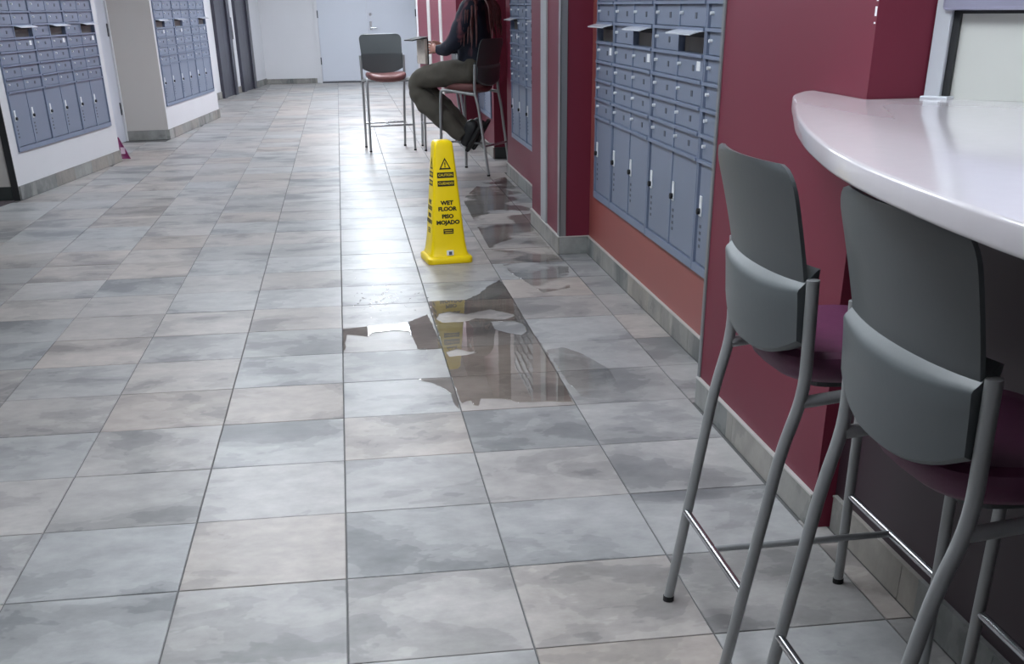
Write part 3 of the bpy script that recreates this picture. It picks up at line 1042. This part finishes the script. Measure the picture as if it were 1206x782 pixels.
bstripe = MB().box(-0.024, 0.022, 0.003, 0.0065, 0, 0.0011).box(-0.02, 0.026, -0.0075, -0.004, 0, 0.0011).mesh('badge_stripe', 'print_yellow')
for q in (0, 1, 2, 3):
    def put(me, z, name, parent=cone, dx=0, lift=0.0006):
        o = link(name, me, cone)
        o.matrix_local = on_face(z, q, lift) @ Matrix.Translation((dx, 0, 0))
        return o
    put(trim_, 0.545, 'warning_triangle'); put(t_ex, 0.540, 'exclamation_mark')
    put(bar1, 0.487, 'print_bar'); put(t_caution, 0.487, 'caution_text', lift=0.0013)
    put(bar1, 0.442, 'print_bar'); put(t_cuidado, 0.442, 'cuidado_text', lift=0.0013)
    put(t_wet, 0.336, 'wet_floor_text'); put(t_floor, 0.303, 'wet_floor_text')
    put(t_piso, 0.262, 'piso_mojado_text'); put(t_moj, 0.229, 'piso_mojado_text')
    put(badge_m, 0.180, 'badge'); put(bstripe, 0.180, 'badge_stripe', lift=0.0008)
stk = MB().cbox(-0.021, 0.021, -0.1235, -0.116, 0.047, 0.077, 0.003).build('sticker', 'tag_white', cone)
MB().box(-0.008, 0.010, -0.1245, -0.1234, 0.051, 0.070).build('sticker_mark', 'tag_dark', stk)

# ------------------------------------------------------------------ water on the floor


def puddle(name, loops, label, m='water', rim=0.0022, z=0.0006, group=None):
    bm = bmesh.new()
    edges = []; rims = []
    for lp in loops:
        # jitter the outline a little so the edge looks like water
        pts = []
        k = len(lp)
        for i in range(k):
            p, q = Vector(lp[i]), Vector(lp[(i + 1) % k])
            nn = max(1, int((q - p).length / 0.025))
            for a in range(nn):
                c = p.lerp(q, a / nn)
                if a: c += Vector((random.uniform(-1, 1), random.uniform(-1, 1))) * 0.004
                pts.append(c)
        vs = [bm.verts.new((c.x, c.y, rim)) for c in pts]
        k = len(vs)
        edges += [bm.edges.new((vs[i], vs[(i + 1) % k])) for i in range(k)]
        ar = sum(pts[i].x * pts[(i + 1) % k].y - pts[(i + 1) % k].x * pts[i].y for i in range(k))
        sg = (1 if ar > 0 else -1) * (1 if lp is loops[0] else -1)
        rims.append((vs, pts, sg))
    bmesh.ops.triangle_fill(bm, use_beauty=True, edges=edges)
    for vs, pts, sg in rims:      # the rounded lip of the film, running down to the tile
        k = len(vs)
        prev = vs
        for dz, off in ((0.75, 0.0012), (0.0, 0.0022)):
            ring = []
            for i in range(k):
                t = (pts[(i + 1) % k] - pts[i - 1]).normalized()
                ring.append(bm.verts.new((pts[i].x + t.y * off * sg, pts[i].y - t.x * off * sg, rim * dz)))
            for i in range(k):
                j = (i + 1) % k
                bm.faces.new((prev[i], prev[j], ring[j], ring[i]))
            prev = ring
    bmesh.ops.recalc_face_normals(bm, faces=bm.faces)
    if sum(f.normal.z * f.calc_area() for f in bm.faces) < 0:
        bmesh.ops.reverse_faces(bm, faces=bm.faces)
    me = bpy.data.meshes.new(name)
    bm.to_mesh(me); bm.free()
    me.materials.append(MATS[m])
    for p_ in me.polygons: p_.use_smooth = False
    o = link(name, me)
    o.location = (0, 0, z)
    return tag(o, label, 'puddle', group)


puddle('puddle', [[(0.003, 3.057), (0.076, 3.066), (0.167, 3.08), (0.3, 3.11), (0.369, 3.19), (0.418, 3.257), (0.432, 2.941), (0.438, 2.641), (0.407, 2.627), (0.335, 2.636), (0.33, 2.729), (0.323, 2.812), (0.311, 2.955), (0.232, 2.988), (0.136, 2.962), (0.117, 2.893), (0.074, 2.926), (0.021, 2.953), (0.014, 2.849), (0.008, 2.689), (0.002, 2.69)]], 'shallow puddle left of the dark joint with the bright ceiling reflection')
puddle('puddle', [[(0.304, 2.188), (0.373, 2.189), (0.436, 2.184), (0.437, 1.955), (0.434, 1.79), (0.423, 1.853), (0.422, 1.973), (0.393, 2.072), (0.35, 2.144)]], 'small triangular tip of water at the nearest corner of the spill')
puddle('puddle', [[(0.446, 3.525), (0.539, 3.528), (0.638, 3.519), (0.728, 3.649), (0.785, 3.809), (0.868, 3.942), (0.88, 3.732), (0.875, 3.131), (0.878, 2.814), (0.887, 2.526), (0.878, 2.064), (0.87, 1.787), (0.796, 1.815), (0.667, 1.824), (0.618, 1.874), (0.564, 1.89), (0.529, 1.896), (0.508, 1.809), (0.496, 1.819), (0.49, 1.879), (0.469, 1.877), (0.451, 1.851), (0.447, 2.015), (0.441, 2.384), (0.445, 2.939)], [(0.453, 3.141), (0.473, 3.256), (0.531, 3.294), (0.607, 3.221), (0.737, 3.304), (0.84, 3.176), (0.842, 3.147), (0.779, 3.079), (0.645, 3.128), (0.58, 3.07), (0.477, 3.076)], [(0.451, 2.568), (0.502, 2.613), (0.55, 2.558), (0.59, 2.535), (0.533, 2.5), (0.458, 2.484)], [(0.709, 3.06), (0.822, 3.047), (0.86, 2.994), (0.854, 2.84), (0.818, 2.782), (0.758, 2.836), (0.711, 2.91)]], 'largest puddle in front of the yellow cone, mirroring it and the pillar')
puddle('puddle', [[(0.957, 6.866), (1.20, 7.75), (1.45, 8.05), (1.46, 6.522), (1.455, 5.75), (1.30, 5.66), (1.29, 4.62), (1.31, 4.25), (1.22, 3.70), (1.059, 3.607), (0.954, 4.163), (0.925, 4.938)]],
       'faint wet sheen on the floor between cone and pillar', 'damp', 0.001, 0.0008)
puddle('puddle', [[(0.895, 2.52), (0.90, 2.06), (0.93, 1.72), (1.06, 1.68), (1.09, 1.9), (1.10, 2.2), (1.03, 2.45), (0.97, 2.55)]],
       'damp brown stain of water just right of the mirroring puddle', 'damp', 0.001, 0.0008)
random.seed(11)
dr = MB()  # droplets added to give the glints of rippled water
for k in range(70):
    cx, cy = random.gauss(0.20, 0.075), random.gauss(3.62, 0.15)
    r = random.uniform(0.002, 0.006)
    dr.tube([(cx, cy, 0.0008), (cx, cy, 0.0012), (cx, cy, 0.0018)], [r, r * 0.9, r * 0.3], 7)
tag(tag(dr.build('sparkle_droplets', 'water', None, True), 'small water droplets added for the sparkle on the tile beyond the puddle', 'water'), kind='stuff')

# ------------------------------------------------------------------ small things
bag = thing('purple_bag', 'small shiny purple packet leaning at the end of the near white pier', 'bag', (-2.178, 10.32, 0), 0.0)
pk = MB()
pk.slab(lambda u, v: (((u - 0.5) * 0.10 * (1 - 0.80 * v) + 0.012 - 0.055 * v, -0.03 + 0.05 * v + 0.012 * math.sin(u * PI), 0.002 + 0.20 * v), (0, -1, 0)), 6, 8, 0.022)
pk.build('packet', 'purple_plastic', bag, True)
MB().box(-0.022, 0.018, -0.054, -0.040, 0.05, 0.11).build('highlight_patch', 'pink_highlight', bag)  # pale pink box paints the highlight on the shiny packet

for k, (y, z, w, h) in enumerate(((0.553, 1.322, 0.010, 0.020), (0.551, 1.348, 0.009, 0.010), (0.553, 1.298, 0.008, 0.004))):
    MB().box(XN - 0.0008, XN, y - w / 2, y + w / 2, z - h / 2, z + h / 2).build('paint_chip', 'tag_white', bpy.data.objects['wall_right_near'])


# ------------------------------------------------------------------ seated person
def skin_mesh(name, verts, edges, radii, m, sub=2, root=0, folds=0.0):
    me = bpy.data.meshes.new(name + '_sk')
    me.from_pydata(verts, edges, [])
    o = bpy.data.objects.new(name, me); COL.objects.link(o)
    md = o.modifiers.new('skin', 'SKIN'); md.use_smooth_shade = True
    sv = me.skin_vertices[0].data
    for i, r in enumerate(radii):
        sv[i].radius = (r, r) if not isinstance(r, tuple) else r
        sv[i].use_root = (i == root)
    s = o.modifiers.new('sub', 'SUBSURF'); s.levels = sub; s.render_levels = sub
    dg = bpy.context.evaluated_depsgraph_get()
    out = bpy.data.meshes.new_from_object(o.evaluated_get(dg))
    bpy.data.objects.remove(o)
    if folds:
        out.update()
        for v in out.vertices:
            c = v.co
            d = mnoise.noise(Vector((c.x * 9, c.y * 9, c.z * 16))) + 0.5 * mnoise.noise(Vector((c.x * 22 + 5, c.y * 22, c.z * 30)))
            v.co = c + v.normal * d * folds
    out.materials.clear(); out.materials.append(MATS[m])
    out.shade_smooth()
    return out


class Sk:
    def __init__(self): self.v = []; self.e = []; self.r = []
    def chain(self, pts, start=None):
        p = start
        for (x, y, z, r) in pts:
            self.v.append((x, y, z)); self.r.append(r); i = len(self.v) - 1
            if p is not None: self.e.append((p, i))
            p = i
        return p


# local: +y is where the person faces, x is their right, origin on the floor under the seat
sk = Sk()
pel = sk.chain([(0, -0.03, 0.84, 0.095)])
ch = sk.chain([(0, -0.065, 1.00, 0.09), (0, -0.06, 1.16, 0.10), (0, -0.055, 1.29, 0.095)], pel)
nk = sk.chain([(0, -0.045, 1.40, 0.055), (0, -0.02, 1.46, 0.052)], ch)
hd_ = sk.chain([(0, 0.005, 1.53, 0.078), (0, 0.012, 1.60, 0.094), (0, 0.0, 1.66, 0.075)], nk)
for s in (-1, 1):
    sh_ = sk.chain([(s * 0.165, -0.055, 1.335, 0.06), (s * 0.215, 0.0, 1.20, 0.048), (s * 0.240, 0.06, 1.06, 0.042), (s * 0.215, 0.14, 1.005, 0.038),
                    (s * 0.125, 0.262, 1.005, 0.027), (s * 0.105, 0.315, 1.012, 0.030)], ch)
    # fingers root in the palm
    for k in range(4):
        fx = s * (0.105 - 0.012); dz = 0.028 - 0.019 * k
        ln = (0.052, 0.060, 0.056, 0.044)[k]
        sk.chain([(s * 0.098, 0.345, 1.012 + dz, 0.0105), (s * 0.085, 0.345 + ln * 0.6, 1.012 + dz * 1.2, 0.0095),
                  (s * 0.060, 0.350 + ln * 0.95, 1.010 + dz * 1.2, 0.0085), (s * 0.038, 0.348 + ln * 0.8, 1.008 + dz * 1.2, 0.0075)], sh_)
    sk.chain([(s * 0.085, 0.325, 1.045, 0.0115), (s * 0.06, 0.36, 1.062, 0.0105), (s * 0.045, 0.39, 1.066, 0.009)], sh_)
    hp = sk.chain([(s * 0.095, 0.02, 0.815, 0.085), (s * 0.110, 0.28, 0.806, 0.075), (s * 0.110, 0.495, 0.755, 0.056),
                   (s * 0.100, 0.46, 0.65, 0.050), (s * 0.085, 0.25, 0.48, 0.042), (s * 0.078, 0.11, 0.345, 0.028),
                   (s * 0.078, 0.06, 0.32, 0.026), (s * 0.080, 0.07, 0.27, 0.024)], pel)
PERSON_M = Matrix.Translation((1.243, 8.443, 0)) @ Matrix.Rotation(math.radians(64), 4, 'Z') @ Matrix.Translation((0, 0.012, 0))
person = link('person', skin_mesh('person', sk.v, sk.e, sk.r, 'skin'))
person.matrix_world = PERSON_M
tag(person, 'person in dark jacket and olive trousers sitting on a stool, holding a book', 'person')
# trousers
tr = Sk()
p0 = tr.chain([(0, -0.03, 0.865, 0.135)])
tr.chain([(0, -0.055, 0.97, 0.125)], p0)
for s in (-1, 1):
    tr.chain([(s * 0.098, 0.02, 0.82, 0.108), (s * 0.116, 0.16, 0.822, 0.114), (s * 0.118, 0.30, 0.806, 0.108), (s * 0.116, 0.43, 0.782, 0.100), (s * 0.112, 0.500, 0.748, 0.092),
              (s * 0.106, 0.475, 0.64, 0.104), (s * 0.100, 0.37, 0.55, 0.106), (s * 0.096, 0.25, 0.455, 0.096), (s * 0.088, 0.14, 0.36, 0.080), (s * 0.082, 0.085, 0.315, 0.064), (s * 0.082, 0.07, 0.30, 0.060)], p0)
link('trousers', skin_mesh('trousers', tr.v, tr.e, tr.r, 'olive_cloth', 3, 0, 0.011), person)
# jacket
jk = Sk()
j0 = jk.chain([(0, -0.03, 0.82, (0.165, 0.140))])
j1 = jk.chain([(0, -0.015, 0.93, (0.172, 0.150)), (0, -0.020, 1.05, (0.170, 0.150)), (0, -0.025, 1.17, (0.172, 0.158)), (0, -0.035, 1.29, (0.160, 0.142)), (0, -0.05, 1.385, 0.078)], j0)
for s in (-1, 1):
    jk.chain([(s * 0.17, -0.045, 1.315, 0.088), (s * 0.228, 0.005, 1.20, 0.082), (s * 0.248, 0.06, 1.075, 0.078), (s * 0.222, 0.14, 1.015, 0.066), (s * 0.152, 0.245, 1.005, 0.047), (s * 0.140, 0.265, 1.006, 0.044)], j1 - 1)
link('jacket', skin_mesh('jacket', jk.v, jk.e, jk.r, 'jacket', 3, 0, 0.009), person)
# shoes: heel up and back, toes down
for s in (-1, 1):
    a = Vector((s * 0.075, -0.06, 0.435)); b = Vector((s * 0.082, 0.075, 0.225))
    sh1 = Sk()
    sh1.chain([(a.x, a.y, a.z, 0.046), (a.lerp(b, .3).x, a.lerp(b, .3).y + 0.02, a.lerp(b, .3).z + 0.012, 0.056), (a.lerp(b, .6).x, a.lerp(b, .6).y + 0.012, a.lerp(b, .6).z + 0.006, 0.054), (b.x, b.y, b.z, 0.044)])
    c = sh1.chain([(s * 0.075, 0.06, 0.395, 0.047)], 1)
    o = link('shoe', skin_mesh('shoe', sh1.v, sh1.e, sh1.r, 'shoe_black', root=1), person)
    d = (b - a).normalized(); nrm = Vector((0, -d.z, d.y)).normalized()
    if nrm.y > 0: nrm = -nrm
    so = MB()
    prof_w = [(-0.12, 0.024), (0.0, 0.036), (0.3, 0.038), (0.62, 0.046), (0.88, 0.043), (1.06, 0.026)]
    side = Vector((1, 0, 0))
    ring = [a + d * (t * (b - a).length) + side * w for t, w in prof_w] + [a + d * (t * (b - a).length) - side * w for t, w in prof_w[::-1]]
    k = len(ring)
    so.v = [tuple(p + nrm * 0.034) for p in ring] + [tuple(p + nrm * 0.058) for p in ring]
    so.f = [tuple(range(k)), tuple(range(2 * k - 1, k - 1, -1))] + [(i, (i + 1) % k, k + (i + 1) % k, k + i) for i in range(k)]
    so.build('sole', 'sole_black', o)
# face, ears
fc = MB()
fc.tube([(0, 0.098, 1.605), (0, 0.118, 1.572), (0, 0.100, 1.560)], [0.008, 0.015, 0.010], 8)
fc.build('nose', 'skin', person, True)
for s in (-1, 1):
    bm = bmesh.new(); bmesh.ops.create_uvsphere(bm, u_segments=10, v_segments=8, radius=0.012)
    e = MB(); e.add(bm, Matrix.Translation((s * 0.032, 0.090, 1.605))); e.build('eye', 'eye_white', person, True)
    bm = bmesh.new(); bmesh.ops.create_uvsphere(bm, u_segments=10, v_segments=8, radius=0.03)
    e = MB(); e.add(bm, Matrix.Translation((s * 0.090, 0.0, 1.585)) @ Matrix.Diagonal((0.35, 0.7, 1, 1))); e.build('ear', 'skin', person, True)
MB().tube([(-0.024, 0.088, 1.535), (0, 0.098, 1.533), (0.024, 0.088, 1.535)], [0.003, 0.007, 0.003], 8).build('mouth', 'lip', person, True)
# long auburn hair: a cap and hanging locks
hr = MB()
hr.grid(lambda u, v: (0.103 * math.sin(v * 1.75) * math.cos(2 * PI * u), -0.012 + 0.108 * math.sin(v * 1.75) * math.sin(2 * PI * u) - 0.012, 1.60 + 0.115 * math.cos(v * 1.75) - (0.0 if math.sin(2 * PI * u) < 0.3 else -0.045 * v)), 24, 8, True)
random.seed(5)
for k in range(46):
    a = PI * (0.86 + 1.28 * k / 45) + random.uniform(-.05, .05)
    hx_, hy_ = 0.096 * math.cos(a), -0.02 + 0.098 * math.sin(a)
    end = random.uniform(1.0, 1.22)
    sd = 1 if math.cos(a) > 0 else -1
    front = abs(math.cos(a)) > 0.72
    sp = 1.0 if not front else 0.85
    yb = -0.205 if not front else random.uniform(-0.12, 0.0)
    yb2 = -0.222 if not front else yb * 1.15
    xo = hx_ * 1.5 if not front else sd * random.uniform(0.10, 0.19)
    if not front: end = max(end, 1.10)
    zt_ = 1.40 if not front else 1.395
    pts = [(hx_, hy_, 1.63), (hx_ * 1.12, hy_ * 1.1, 1.52), (hx_ * 1.2, hy_ * 1.15 - 0.01, 1.44),
           (xo * 0.9, yb * 0.75, zt_), (xo * 1.1 + sd * 0.02, yb * 1.0, 1.33),
           (xo * 1.15 + sd * 0.03 if not front else sd * 0.262, yb2, end + 0.08), (xo * 1.15 + sd * 0.03 if not front else sd * 0.285, yb2 * 1.02, end)]
    hr.tube(pts, [0.014, 0.015, 0.014, 0.013, 0.011, 0.008, 0.002], 6)
hr.build('hair', 'hair_auburn', person, True)
# the book
book = thing('book', 'open book with black cover and pale pages held in the seated person\'s hands', 'book')
book.matrix_world = PERSON_M @ Matrix.Translation((-0.055, 0.445, 0.888)) @ Matrix.Rotation(math.radians(48), 4, 'Z')
# local: +y is where the pages face; the front cover is folded up flat over the top edge
MB().cbox(-0.085, 0.085, -0.020, -0.012, 0, 0.205, 0.002).build('cover', 'book_cover', book)
MB().cbox(-0.080, 0.080, -0.011, 0.016, 0.004, 0.200, 0.003).build('pages', 'paper', book)
MB().cbox(-0.085, 0.085, -0.02, 0.135, -0.004, 0.004, 0.002, Matrix.Translation((0, 0, 0.211)) @ Matrix.Rotation(math.radians(-9), 4, 'X')).build('cover', 'book_cover', book)
